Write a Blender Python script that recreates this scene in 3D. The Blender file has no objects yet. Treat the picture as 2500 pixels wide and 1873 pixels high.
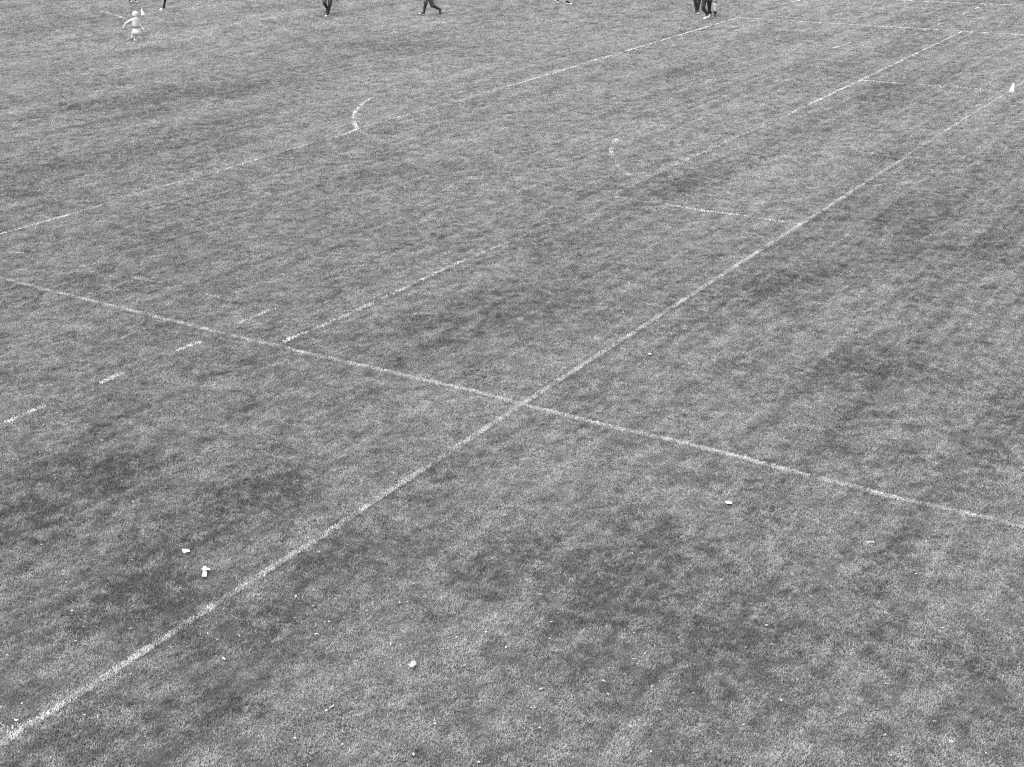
import bpy, bmesh, math, random
import numpy as np
from mathutils import Vector, Matrix

# ------------------------------------------------------------------ camera
SC = bpy.context.scene
COL = SC.collection
H = 6.2
F_PX, PITCH, ROLL, YAW = 3166.975, 0.398383565, 0.0207132538, 0.582558659
FW = Vector((0, math.cos(PITCH), -math.sin(PITCH)))
RT0 = Vector((1, 0, 0))
DN0 = Vector((0, -math.sin(PITCH), -math.cos(PITCH)))
RT = RT0 * math.cos(ROLL) + DN0 * math.sin(ROLL)
DN = DN0 * math.cos(ROLL) - RT0 * math.sin(ROLL)
CAMP = Vector((0, 0, H))
cam_d = bpy.data.cameras.new('camera')
cam_d.sensor_fit = 'HORIZONTAL'
cam_d.sensor_width = 36.0
cam_d.lens = F_PX / 2500 * 36.0
cam_d.clip_end = 2000
cam = bpy.data.objects.new('camera', cam_d)
COL.objects.link(cam)
cam.matrix_world = Matrix(((RT.x, -DN.x, -FW.x, CAMP.x), (RT.y, -DN.y, -FW.y, CAMP.y),
                           (RT.z, -DN.z, -FW.z, CAMP.z), (0, 0, 0, 1)))
SC.camera = cam

# ------------------------------------------------------------------ light: bright overcast, black-and-white photograph
SUN_EL, SUN_AZ = math.radians(68), math.radians(-125)      # azimuth from +Y (away from the camera) towards +X
wd = bpy.data.worlds.new('World')
SC.world = wd
wd.use_nodes = True
nt = wd.node_tree
bgn = nt.nodes['Background']
sky = nt.nodes.new('ShaderNodeTexSky')
sky.sky_type = 'NISHITA'
sky.sun_disc = False
sky.sun_elevation = SUN_EL
sky.sun_rotation = SUN_AZ
bw = nt.nodes.new('ShaderNodeRGBToBW')
nt.links.new(sky.outputs[0], bw.inputs[0])
nt.links.new(bw.outputs[0], bgn.inputs['Color'])
bgn.inputs['Strength'].default_value = 0.12
sl = bpy.data.lights.new('sun', 'SUN')
sl.energy = 1.1
sl.angle = math.radians(36)
sl.color = (1, 1, 1)
sun = bpy.data.objects.new('sun', sl)
COL.objects.link(sun)
sd = Vector((math.sin(SUN_AZ) * math.cos(SUN_EL), math.cos(SUN_AZ) * math.cos(SUN_EL), math.sin(SUN_EL)))
sun.rotation_euler = sd.to_track_quat('Z', 'Y').to_euler()
sun.location = (0, 0, 40)
SC.view_settings.view_transform = 'Standard'
SC.view_settings.look = 'None'
SC.view_settings.exposure = 2.97
SC.view_settings.gamma = 1
SC.render.engine = 'CYCLES'
SC.cycles.use_denoising = False
SC.cycles.max_bounces = 4
SC.cycles.diffuse_bounces = 2
SC.cycles.glossy_bounces = 1
SC.cycles.use_adaptive_sampling = False
SC.cycles.filter_width = 1.25
try:
    SC.cycles.pixel_filter_type = 'BLACKMAN_HARRIS'
except Exception:
    pass

# ------------------------------------------------------------------ helpers
def ray(px, py):
    return RT * ((px - 1250) / F_PX) + DN * ((py - 936.5) / F_PX) + FW
def G(px, py, z=0.0):
    """ground point seen at a photograph pixel"""
    d = ray(px, py)
    return CAMP + d * ((z - H) / d.z)
def at(px, py, Y):
    """point on the vertical plane y = Y"""
    d = ray(px, py)
    return CAMP + d * (Y / d.y)

U = Vector((math.sin(YAW), math.cos(YAW), 0))       # along the touchline
V = Vector((math.cos(YAW), -math.sin(YAW), 0))      # across it

def tag(o, label=None, cat=None, group=None, kind=None):
    if label: o['label'] = label
    if cat: o['category'] = cat
    if group: o['group'] = group
    if kind: o['kind'] = kind
    return o
def link(name, me, mats=(), parent=None, loc=None):
    o = bpy.data.objects.new(name, me)
    for m in mats: me.materials.append(m)
    COL.objects.link(o)
    if parent: o.parent = parent
    if loc is not None: o.location = loc
    return o
def mesh_from(name, verts, faces):
    me = bpy.data.meshes.new(name)
    me.from_pydata([tuple(v) for v in verts], [], faces)
    me.update()
    return me
def smooth(me):
    me.polygons.foreach_set('use_smooth', [True] * len(me.polygons))

def mat(name, val, rough=0.8, var=0.0, scale=40, spec=0.3, bump=0.0):
    m = bpy.data.materials.new(name)
    m.use_nodes = True
    n = m.node_tree
    b = n.nodes['Principled BSDF']
    b.inputs['Roughness'].default_value = rough
    b.inputs['Specular IOR Level'].default_value = spec
    tc = n.nodes.new('ShaderNodeTexCoord')
    nz = n.nodes.new('ShaderNodeTexNoise')
    nz.inputs['Scale'].default_value = scale
    nz.inputs['Detail'].default_value = 4
    n.links.new(tc.outputs['Object'], nz.inputs['Vector'])
    cr = n.nodes.new('ShaderNodeValToRGB')
    lo, hi = max(0.0, val * (1 - var)), min(1.0, val * (1 + var))
    cr.color_ramp.elements[0].position = 0.3
    cr.color_ramp.elements[1].position = 0.7
    cr.color_ramp.elements[0].color = (lo, lo, lo, 1)
    cr.color_ramp.elements[1].color = (hi, hi, hi, 1)
    n.links.new(nz.outputs['Fac'], cr.inputs['Fac'])
    n.links.new(cr.outputs['Color'], b.inputs['Base Color'])
    if bump:
        bp = n.nodes.new('ShaderNodeBump')
        bp.inputs['Strength'].default_value = bump
        bp.inputs['Distance'].default_value = 0.01
        n.links.new(nz.outputs['Fac'], bp.inputs['Height'])
        n.links.new(bp.outputs['Normal'], b.inputs['Normal'])
    return m

# ------------------------------------------------------------------ numpy value noise
def vnoise(x, y, seed):
    rs = np.random.RandomState(seed)
    T = rs.rand(256, 256)
    xi = np.floor(x).astype(int); yi = np.floor(y).astype(int)
    fx = x - xi; fy = y - yi
    fx = fx * fx * (3 - 2 * fx); fy = fy * fy * (3 - 2 * fy)
    a = T[xi & 255, yi & 255]; b = T[(xi + 1) & 255, yi & 255]
    c = T[xi & 255, (yi + 1) & 255]; d = T[(xi + 1) & 255, (yi + 1) & 255]
    return (a * (1 - fx) + b * fx) * (1 - fy) + (c * (1 - fx) + d * fx) * fy - 0.5
def fbm(x, y, seed, n=3):
    # rotate octaves so that no lattice direction shows
    s = 0; amp = 1
    for k in range(n):
        ca, sa = math.cos(0.6 + k * 1.1), math.sin(0.6 + k * 1.1)
        s = s + amp * vnoise((x * ca - y * sa) * 2 ** k + 17.3 * k, (x * sa + y * ca) * 2 ** k + 5.1 * k, seed + k)
        amp *= 0.55
    return s

# darker stands of grass, as (photo x, y, half width, half height, depth), laid out on the ground
PATCHES = [(205, 1160, 210, 50, 1.0), (590, 1225, 210, 75, 1.0), (720, 1205, 110, 45, .7), (370, 1430, 200, 110, .9),
           (260, 1510, 200, 90, .7), (60, 1300, 90, 70, .5), (30, 1700, 60, 80, .8), (980, 1360, 150, 60, .6), (1440, 1430, 260, 120, 1.2),
           (1380, 1400, 80, 50, .5), (1700, 1600, 230, 70, .8), (1480, 1660, 120, 60, .6), (800, 1390, 130, 60, .4),
           (2330, 395, 190, 60, .7), (2380, 600, 180, 60, .6), (1640, 455, 140, 35, .7), (2100, 905, 150, 50, .6),
           (1900, 690, 90, 30, .4), (1240, 770, 120, 45, .6), (1000, 115, 170, 12, .6), (850, 190, 130, 22, .35),
           (690, 235, 130, 24, .3), (250, 255, 160, 12, .4), (130, 400, 160, 40, .4), (60, 460, 120, 40, .6), (380, 365, 60, 10, .5),
           (640, 365, 140, 30, .35), (900, 440, 150, 35, .45), (2440, 1700, 110, 200, .6), (2260, 1560, 160, 90, .35),
           (440, 610, 130, 40, .4), (400, 130, 60, 16, .5), (1420, 740, 180, 60, .2), (2080, 950, 90, 40, .4),
           (60, 250, 110, 18, .4), (420, 215, 90, 10, .45), (1560, 45, 40, 6, .6), (2200, 235, 120, 25, .5), (2000, 190, 120, 30, .35),
           (1730, 1500, 120, 40, .3), (330, 1300, 420, 260, .2), (1250, 620, 260, 120, -.5), (1560, 1500, 330, 140, .5), (2470, 1050, 60, 80, .5), (1700, 745, 260, 40, .2), (820, 1650, 150, 60, -.35),
           (1660, 860, 330, 60, -.3), (1150, 1010, 200, 60, -.3), (1500, 1150, 250, 60, -.3), (1350, 330, 400, 60, -.3), (1750, 120, 300, 50, -.35),
           (1090, 1470, 90, 40, -.2), (2100, 800, 260, 60, -.2), (520, 1300, 80, 40, .5), (120, 1030, 160, 40, .3), (900, 60, 200, 25, -.3)]
# narrow scuffs and boot drags, polylines in the photograph
SCUFFS = [([(657, 256), (690, 252), (720, 256), (737, 263)], .8), ([(322, 372), (350, 362), (375, 359), (405, 366)], 1.1),
          ([(1905, 258), (1950, 263), (2005, 268)], 1.0), ([(800, 117), (870, 119), (960, 111), (1040, 114), (1090, 105)], .8),
          ([(465, 239), (510, 236), (560, 226)], .8), ([(30, 440), (110, 418), (190, 406)], .8), ([(920, 168), (940, 161)], .7),
          ([(1180, 70), (1230, 72)], .9), ([(1720, 160), (1765, 163), (1820, 167)], .7), ([(1535, 42), (1590, 44)], .8),
          ([(265, 615), (330, 598), (390, 580), (430, 583)], .7), ([(2025, 330), (2075, 332)], .7), ([(2225, 350), (2260, 354)], .8),
          ([(740, 620), (790, 605), (850, 595)], .6), ([(2390, 400), (2420, 385)], .6), ([(1520, 225), (1580, 232)], .6),
          ([(1575, 281), (1610, 279)], .7), ([(700, 217), (770, 210), (830, 213)], .5), ([(0, 505), (60, 480), (130, 460)], .8)]
SOFT = [([(380, 100), (560, 60), (760, 25)], -.9, 9), ([(0, 165), (250, 125), (520, 75)], -1.0, 10), ([(0, 215), (200, 180), (500, 130), (640, 105)], -.5, 9),
        ([(0, 300), (160, 262), (460, 232), (640, 205)], .45, 12), ([(0, 340), (330, 300)], -.5, 10), ([(0, 420), (200, 395), (400, 350), (640, 290)], .35, 12),
        ([(1100, 620), (1400, 470), (1800, 330), (2100, 200)], -.15, 20), ([(1930, 640), (2200, 480), (2500, 330)], -.25, 22),
        ([(1400, 920), (1700, 740), (2000, 570)], .2, 25), ([(1250, 620), (1560, 480)], .2, 22), ([(2000, 760), (2150, 660)], -.3, 10)]

def tone_at(P):
    """P: n x 2 ground points -> tone, positive = thicker, darker grass"""
    x, y = P[:, 0], P[:, 1]
    a = x * U.x + y * U.y
    b = x * V.x + y * V.y
    t = 0.34 * fbm(x / 1.3, y / 1.1, 3, 4)
    t += 0.6 * fbm(a / 3.4, b / 0.8, 11, 3)
    t += 0.35 * fbm(a / 9.0, b / 1.6, 23, 2)
    t += 0.3 * fbm(x / 0.42, y / 0.42, 31, 3)
    t += 0.45 * vnoise(b / 0.27 + 3, a / 30.0, 41)
    # project to photo pixels only to lay the surveyed patches out on the ground
    d = np.stack([x, y, np.full_like(x, -H)], 1)
    zc = d @ np.array(FW)
    px = 1250 + F_PX * (d @ np.array(RT)) / zc
    py = 936.5 + F_PX * (d @ np.array(DN)) / zc
    wob = 0.75 * fbm(x / 0.9, y / 0.9, 57, 3)
    for (cx, cy, rx, ry, k) in PATCHES:
        r = np.sqrt(((px - cx - 0.25 * (cy - py)) / rx) ** 2 + ((py - cy) / ry) ** 2)
        t += 0.8 * k * np.clip(1.35 - r + wob * 1.2, 0, 1)
    def seg(pts):
        best = np.full(len(x), 1e9)
        for (p, q) in zip(pts[:-1], pts[1:]):
            ex, ey = q[0] - p[0], q[1] - p[1]
            s = np.clip(((px - p[0]) * ex + (py - p[1]) * ey) / (ex * ex + ey * ey), 0, 1)
            best = np.minimum(best, (px - p[0] - s * ex) ** 2 + (py - p[1] - s * ey) ** 2)
        return np.sqrt(best)
    for pts, k in SCUFFS:
        t += 0.5 * k * np.exp(-(seg(pts) / 4.5) ** 2) * (0.6 + wob)
    for pts, k, w in SOFT:
        t += 0.8 * k * np.exp(-(seg(pts) / w) ** 2)
    return t

# ------------------------------------------------------------------ ground sheet
gm = bpy.data.materials.new('thatch')
gm.use_nodes = True
n = gm.node_tree
b = n.nodes['Principled BSDF']
b.inputs['Roughness'].default_value = 0.95
b.inputs['Specular IOR Level'].default_value = 0.1
geo = n.nodes.new('ShaderNodeNewGeometry')
z1 = n.nodes.new('ShaderNodeTexNoise'); z1.inputs['Scale'].default_value = 1.3; z1.inputs['Detail'].default_value = 9
n.links.new(geo.outputs['Position'], z1.inputs['Vector'])
cr = n.nodes.new('ShaderNodeValToRGB')
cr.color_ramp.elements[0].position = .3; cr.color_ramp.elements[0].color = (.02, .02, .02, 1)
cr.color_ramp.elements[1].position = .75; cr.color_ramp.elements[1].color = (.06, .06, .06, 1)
n.links.new(z1.outputs['Fac'], cr.inputs['Fac'])
n.links.new(cr.outputs['Color'], b.inputs['Base Color'])
S = 400
link('ground', mesh_from('ground', [(-S, -S, 0), (S, -S, 0), (S, S, 0), (-S, S, 0)], [(0, 1, 2, 3)]), [gm])['kind'] = 'structure'

# ------------------------------------------------------------------ grass blades
def blade_material(name, lo, hi, dark, paint=False):
    m = bpy.data.materials.new(name)
    m.use_nodes = True
    n = m.node_tree
    b = n.nodes['Principled BSDF']
    b.inputs['Roughness'].default_value = 0.55
    b.inputs['Specular IOR Level'].default_value = 0.25
    at_r = n.nodes.new('ShaderNodeAttribute'); at_r.attribute_name = 'rnd'
    cr = n.nodes.new('ShaderNodeValToRGB')
    e = cr.color_ramp.elements
    e[0].position = 0; e[0].color = (lo, lo, lo, 1)
    e[1].position = 1; e[1].color = (hi * 1.35, hi * 1.35, hi * 1.35, 1)
    k = e.new(.8); k.color = (hi, hi, hi, 1)
    n.links.new(at_r.outputs['Fac'], cr.inputs['Fac'])
    if paint:
        n.links.new(cr.outputs['Color'], b.inputs['Base Color'])
        return m
    at_t = n.nodes.new('ShaderNodeAttribute'); at_t.attribute_type = 'INSTANCER'; at_t.attribute_name = 'tone'
    geo = n.nodes.new('ShaderNodeNewGeometry')
    nz = n.nodes.new('ShaderNodeTexNoise'); nz.inputs['Scale'].default_value = 3.2; nz.inputs['Detail'].default_value = 7; nz.inputs['Roughness'].default_value = .78
    n.links.new(geo.outputs['Position'], nz.inputs['Vector'])
    mapp = n.nodes.new('ShaderNodeMapping'); mapp.vector_type = 'TEXTURE'     # streaks along the pitch, where mowers and players run
    mapp.inputs['Rotation'].default_value = (0, 0, math.pi / 2 - YAW); mapp.inputs['Scale'].default_value = (9, .15, 1)
    n.links.new(geo.outputs['Position'], mapp.inputs['Vector'])
    n2 = n.nodes.new('ShaderNodeTexNoise'); n2.inputs['Scale'].default_value = 1.0; n2.inputs['Detail'].default_value = 3; n2.inputs['Roughness'].default_value = .6
    n.links.new(mapp.outputs['Vector'], n2.inputs['Vector'])
    def ma(x, k, add):
        q = n.nodes.new('ShaderNodeMath'); q.operation = 'MULTIPLY_ADD'
        n.links.new(x, q.inputs[0]); q.inputs[1].default_value = k
        if hasattr(add, 'links'): n.links.new(add, q.inputs[2])
        else: q.inputs[2].default_value = add
        return q.outputs[0]
    v = ma(nz.outputs['Fac'], 6.4, -3.2 - 1.5)
    v = ma(n2.outputs['Fac'], 3.0, v)
    n3 = n.nodes.new('ShaderNodeTexNoise'); n3.inputs['Scale'].default_value = 7.5; n3.inputs['Detail'].default_value = 5; n3.inputs['Roughness'].default_value = .75
    n.links.new(geo.outputs['Position'], n3.inputs['Vector'])
    v = ma(n3.outputs['Fac'], 3.8, ma(at_t.outputs['Fac'], .42, v))
    v = ma(v, 1.0, -1.9)
    # thicker stands come as clusters of dark flecks, not as an even wash
    pos = n.nodes.new('ShaderNodeMath'); pos.operation = 'MAXIMUM'; n.links.new(at_t.outputs['Fac'], pos.inputs[0]); pos.inputs[1].default_value = 0
    fl = n.nodes.new('ShaderNodeMapRange'); fl.inputs['From Min'].default_value = .44; fl.inputs['From Max'].default_value = .6; fl.inputs['To Max'].default_value = 1.6
    n.links.new(n3.outputs['Fac'], fl.inputs['Value'])
    pm = n.nodes.new('ShaderNodeMath'); pm.operation = 'MULTIPLY'; n.links.new(pos.outputs[0], pm.inputs[0]); n.links.new(fl.outputs[0], pm.inputs[1])
    v = ma(pm.outputs[0], .75, v)
    mr = n.nodes.new('ShaderNodeMapRange')
    mr.inputs['From Min'].default_value = -1.1; mr.inputs['From Max'].default_value = 1.2
    mr.inputs['To Min'].default_value = 1.42; mr.inputs['To Max'].default_value = dark
    n.links.new(v, mr.inputs['Value'])
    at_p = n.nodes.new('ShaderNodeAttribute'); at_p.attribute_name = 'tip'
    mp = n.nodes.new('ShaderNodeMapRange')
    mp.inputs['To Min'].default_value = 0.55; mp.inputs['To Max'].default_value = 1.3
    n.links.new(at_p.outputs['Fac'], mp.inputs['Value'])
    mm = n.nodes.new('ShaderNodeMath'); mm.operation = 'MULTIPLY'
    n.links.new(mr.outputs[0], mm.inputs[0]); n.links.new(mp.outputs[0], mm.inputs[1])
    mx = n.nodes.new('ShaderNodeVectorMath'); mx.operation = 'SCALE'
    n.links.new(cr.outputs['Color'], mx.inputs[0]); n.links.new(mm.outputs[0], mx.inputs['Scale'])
    n.links.new(mx.outputs[0], b.inputs['Base Color'])
    return m
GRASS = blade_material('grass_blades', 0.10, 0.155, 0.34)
FRESH = blade_material('white_chalked_blades', 0.36, 0.42, 1, paint=True)
PAINT = blade_material('chalked_blades', 0.235, 0.275, 1, paint=True)

def add_blade(vs, fs, rn, tp, x, y, L, w, yaw, lean, r, z0=0.0):
    """bent strip of three quads-worth (5 verts)"""
    dx, dy = math.cos(yaw), math.sin(yaw)
    sx, sy = -dy * w / 2, dx * w / 2
    i = len(vs)
    c1, s1 = math.cos(lean * .55), math.sin(lean * .55)
    mx_, mz = s1 * L * .5, c1 * L * .5
    lean2 = min(1.5, lean * 1.35)
    tx, tz = mx_ + math.sin(lean2) * L * .5, mz + math.cos(lean2) * L * .5
    vs += [(x - sx, y - sy, z0), (x + sx, y + sy, z0), (x + dx * mx_ - sx * .9, y + dy * mx_ - sy * .9, z0 + mz),
           (x + dx * mx_ + sx * .9, y + dy * mx_ + sy * .9, z0 + mz), (x + dx * tx, y + dy * tx, z0 + tz)]
    fs += [(i, i + 1, i + 3, i + 2), (i + 2, i + 3, i + 4)]
    rn += [r] * 5
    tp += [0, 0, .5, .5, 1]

rnd = random.Random(7)
NV = 5       # two of them for the far field, more even in tone
vs, fs, rn, tp, tid = [], [], [], [], []
for tvar in range(NV):
    n0 = len(vs)
    for k in range(440):
        rr = .175 * math.sqrt(rnd.random()); th = rnd.uniform(0, 2 * math.pi)
        lean = min(1.4, max(.1, rnd.gauss(.85, .35)))
        add_blade(vs, fs, rn, tp, rr * math.cos(th), rr * math.sin(th), rnd.uniform(.018, .036), rnd.uniform(.002, .0042),
                  rnd.uniform(0, 2 * math.pi), lean, min(1, max(0, rnd.gauss(.5, .27 if tvar < 3 else .13))))
        if tvar > 2: tp[-5:] = [.45, .45, .75, .75, 1]
    tid += [tvar + 1.0] * (len(vs) - n0)
pts = []
rs = np.random.RandomState(5)
for (y0, y1, sp) in ((3.5, 24, .135), (24, 44, .17), (44, 80, .23)):
    for yy in np.arange(y0, y1, sp):
        hw = .40 * math.hypot(yy, H) + 3.5
        xs = np.arange(-hw, hw, sp)
        p = np.stack([xs, np.full_like(xs, yy), np.full_like(xs, sp / .135)], 1)
        p[:, :2] += rs.uniform(-.5, .5, (len(xs), 2)) * sp
        pts.append(p)
pts = np.concatenate(pts)
tone = tone_at(pts[:, :2])
NP = len(pts)
nb = len(vs)
allv = np.zeros((nb + NP, 3)); allv[:nb] = np.array(vs); allv[nb:, :2] = pts[:, :2]
me = bpy.data.meshes.new('grass')
me.from_pydata(allv.tolist(), [], fs)
def attr(me, name, typ, data):
    at_ = me.attributes.new(name, typ, 'POINT')
    at_.data.foreach_set('vector' if typ == 'FLOAT_VECTOR' else 'value', np.asarray(data, dtype=np.float32).ravel())
attr(me, 'rnd', 'FLOAT', np.concatenate([rn, np.zeros(NP)]))
attr(me, 'tip', 'FLOAT', np.concatenate([tp, np.zeros(NP)]))
attr(me, 'tuft', 'FLOAT', np.concatenate([tid, np.zeros(NP)]))
attr(me, 'tone', 'FLOAT', np.concatenate([np.zeros(nb), tone]))
attr(me, 'pick', 'FLOAT', np.concatenate([np.zeros(nb), np.where(pts[:, 1] + rs.uniform(-6, 6, NP) > 27, rs.randint(4, 6, NP), rs.randint(1, 4, NP))]))
rot = np.stack([rs.normal(0, .12, NP), rs.normal(0, .12, NP), rs.uniform(0, 6.283, NP)], 1)
attr(me, 'rot', 'FLOAT_VECTOR', np.concatenate([np.zeros((nb, 3)), rot]))
zs = np.clip(.95 + .28 * tone + rs.normal(0, .1, NP), .5, 1.7)
xy = pts[:, 2] * rs.uniform(.9, 1.15, NP)
attr(me, 'scl', 'FLOAT_VECTOR', np.concatenate([np.ones((nb, 3)), np.stack([xy, xy, zs], 1)]))
grass = link('grass', me, [GRASS])
tag(grass, kind='stuff')
ng = bpy.data.node_groups.new('tufts', 'GeometryNodeTree')
ng.interface.new_socket('Geometry', in_out='INPUT', socket_type='NodeSocketGeometry')
ng.interface.new_socket('Geometry', in_out='OUTPUT', socket_type='NodeSocketGeometry')
gi = ng.nodes.new('NodeGroupInput'); go = ng.nodes.new('NodeGroupOutput')
def named(nm, typ='FLOAT'):
    q = ng.nodes.new('GeometryNodeInputNamedAttribute'); q.data_type = typ; q.inputs['Name'].default_value = nm
    return q.outputs['Attribute']
def cmp_(sock, val):
    c = ng.nodes.new('FunctionNodeCompare'); c.data_type = 'FLOAT'; c.operation = 'EQUAL'
    ng.links.new(sock, c.inputs[0]); c.inputs[1].default_value = val; c.inputs['Epsilon'].default_value = .1
    return c.outputs[0]
def sep(geom, sel):
    s = ng.nodes.new('GeometryNodeSeparateGeometry'); s.domain = 'POINT'
    ng.links.new(geom, s.inputs['Geometry']); ng.links.new(sel, s.inputs['Selection'])
    return s.outputs['Selection']
jn = ng.nodes.new('GeometryNodeJoinGeometry')
for k in range(1, NV + 1):
    tuft = sep(gi.outputs[0], cmp_(named('tuft'), k))
    pp = sep(gi.outputs[0], cmp_(named('pick'), k))
    ip = ng.nodes.new('GeometryNodeInstanceOnPoints')
    ng.links.new(pp, ip.inputs['Points']); ng.links.new(tuft, ip.inputs['Instance'])
    ng.links.new(named('rot', 'FLOAT_VECTOR'), ip.inputs['Rotation'])
    ng.links.new(named('scl', 'FLOAT_VECTOR'), ip.inputs['Scale'])
    ng.links.new(ip.outputs[0], jn.inputs[0])
ng.links.new(jn.outputs[0], go.inputs[0])
md = grass.modifiers.new('tufts', 'NODES'); md.node_group = ng

# ------------------------------------------------------------------ painted lines: chalked blades standing in the turf
def line_pts(knots):
    """knots: (photo x, y, strength) -> list of (ground point, strength)"""
    return [(G(x, y), s) for (x, y, s) in knots]
LINES_ID = [0]
def chalk_line(name, strokes, width=.056, dens=18000, kk=1.0, m=None):
    LINES_ID[0] += 1
    rr = random.Random(100 + LINES_ID[0])
    vs, fs, rn, tp = [], [], [], []
    for knots in strokes:
        K = line_pts(knots)
        run = 0.0
        for (p, s0), (q, s1) in zip(K[:-1], K[1:]):
            d = q - p; L = d.length
            if L < 1e-4: continue
            t = d / L; nn = Vector((-t.y, t.x, 0))
            far = max(1.0, p.length / 22)
            N = int(L * width * dens / far)
            us = np.array([rr.random() for _ in range(N)])
            ws = np.array([rr.uniform(-1, 1) * (1 + abs(rr.gauss(0, .12))) for _ in range(N)])
            along = run + us * L
            wear = fbm(along / .8, np.full(N, LINES_ID[0] * 7.3), 71, 3) + .8 * fbm(along / .16, ws * .6 + LINES_ID[0], 77, 3)
            wig = .3 * width * fbm(along / .7, np.full(N, LINES_ID[0] * 3.1), 91, 3)
            st = s0 + (s1 - s0) * us
            keep = np.clip(st * kk * (1.15 + 1.0 * wear) + .03, 0, 1.2)
            for k in range(N):
                if rr.random() > keep[k]: continue
                c = p + t * (us[k] * L) + nn * (ws[k] * width / 2 * 1.15 + wig[k])
                add_blade(vs, fs, rn, tp, c.x, c.y, rr.uniform(.024, .038), rr.uniform(.004, .0075) * (1 + .95 * (far - 1)), rr.uniform(0, 6.283),
                          min(1.35, max(.2, rr.gauss(.85, .3))), rr.random(), .003 + .009 * min(far - 1, 1.5))
            run += L
    me = mesh_from(name, vs, fs)
    attr(me, 'rnd', 'FLOAT', rn)
    o = link(name, me, [m or FRESH])
    tag(o, kind='structure')
    return o
chalk_line('touchline', [[(-60, 1861, .8), (0, 1822, .8), (180, 1706, .7), (330, 1608, .9), (560, 1458, .9), (800, 1302, 1), (1040, 1145, 1), (1275, 990, 1),
                          (1500, 844, .95), (1700, 714, .95), (1830, 630, .95), (1956, 549, .9), (2010, 514, .7), (2060, 483, .55), (2090, 462, .38),
                          (2200, 392, .3), (2290, 332, .36), (2400, 265, .5), (2440, 240, .6), (2475, 217, .5), (2500, 200, .8), (2600, 135, .7)]], m=PAINT)
chalk_line('halfway_line', [[(15, 684, .4), (35, 690, .85), (135, 715, .8), (250, 743, .7), (365, 772, .85), (560, 820, .95), (700, 853, .95), (900, 899, .9), (1150, 957, .85), (1275, 990, .9),
                          (1400, 1022, .85), (1430, 1029, .4), (1465, 1037, .8), (1700, 1092, .8), (1970, 1163, .8), (1979, 1166, .05), (1996, 1169, .05), (2003, 1172, .75),
                          (2200, 1222, .85), (2400, 1266, .6), (2430, 1274, .35), (2450, 1280, .65), (2500, 1290, .6), (2600, 1315, .6)]], m=PAINT)
chalk_line('inner_line', [[(690, 840, .1), (705, 832, .4), (872, 761, .55), (1046, 677, .5), (1176, 619, .4), (1270, 581, .28), (1380, 531, .05), (1639, 409, .1), (1715, 374, .12),
                           (1807, 333, .16), (1920, 284, .22), (1970, 259, .5), (2100, 198, .8), (2350, 78, .85)]], dens=16000, kk=.72)
chalk_line('pitch_line', [[(-40, 584, .3), (0, 573, .35), (46, 561, .4), (110, 543, .55), (232, 509, .5), (250, 502, .1), (359, 466, .12), (400, 456, .35), (520, 425, .28), (640, 388, .3), (712, 365, .35),
                           (800, 343, .15), (837, 332, .55), (872, 317, .6), (950, 294, .5), (1016, 277, .4), (1040, 269, .08), (1070, 262, .3), (1085, 257, .1), (1215, 219, .3), (1285, 200, .35),
                           (1347, 181, .5), (1477, 142, .75), (1650, 90, .85), (1801, 45, .9), (1935, 53, .85), (2100, 63, .75), (2350, 78, .6), (2380, 80, .3), (2500, 87, .5), (2600, 92, .5)]], dens=19000, kk=.72)
chalk_line('far_line', [[(2060, -3, .5), (2121, 0, .6), (2300, 7.5, .7), (2500, 15, .7), (2600, 19, .7)]])
chalk_line('short_line', [[(2100, 198, .3), (2112, 199, .6), (2216, 207, .7), (2222, 208, .1), (2250, 209, .2), (2400, 220, .12)]])
chalk_line('cross_line', [[(1500, 483, .4), (1530, 488, .35), (1550, 491, .15), (1616, 500, .5), (1715, 516, .6), (1828, 531, .55), (1870, 537, .25), (1890, 541, .7), (1956, 549, .5)]], kk=.52)
chalk_line('corner_line', [[(243, 29, .5), (275, 37, .35), (304, 46, .45)], [(340, 38.5, .6), (352, 38, .5), (375, 34, .25), (430, 27, .5), (450, 24, .15), (560, 10, .15), (637, 0, .3)]])
chalk_line('ten_metre_dashes', [[(24, 620, .2), (30, 619, .5), (58, 619, .5)], [(195, 649, .35), (226, 657, .35)], [(305, 675, .2), (340, 682, .45), (378, 690, .4)], [(502, 721, .4), (539, 729, .4)]], kk=.6)
chalk_line('five_metre_dashes', [[(-60, 1070, .8), (-40, 1060, .8)], [(16, 1034, .75), (93, 1000, .8), (112, 994, .4)], [(246, 938, .7), (304, 913, .7)], [(433, 858, .4), (490, 837, .55)], [(580, 794, .45), (669, 755, .65)],
                                 [(2234, 86, .5), (2246, 82, .6)], [(2262, 74.5, .4), (2273, 71, .6)], [(2292, 62, .7), (2301, 59, .7)], [(2323, 48, .7), (2335, 44.5, .8)], [(2350, 37, .8), (2365, 30, .9)],
                                 [(2381, 23, .8), (2389, 19.5, .9)], [(2400, 15.5, .8), (2412, 11, .9)]], kk=.6)
chalk_line('far_dashes', [[(1911, 13, .4), (1921, 11, .4)], [(1934, 7.3, .6), (1956, 1.4, .7)], [(2034, 120, .25), (2074, 106, .25)]])
chalk_line('penalty_arc', [[(910, 240, .35), (900, 246, .5), (883, 256, .55), (869, 272, .6), (863.5, 290, .65), (865, 304, .55), (872, 316, .5)]], width=.08, kk=.5)
chalk_line('faded_arc', [[(1509, 338, .2), (1497, 353, .25), (1491, 371, .35), (1494, 383, .28), (1503, 397, .1), (1516, 416, .3), (1524, 421, .6), (1535, 429, .6), (1538, 431, .15), (1552, 443, .25), (1556, 447, .2)]], width=.08, kk=.5)
chalk_line('chalk_smudge', [[(0, 1782, .5), (12, 1777, .7), (26, 1786, .5)]], width=.13, dens=3000)

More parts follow.
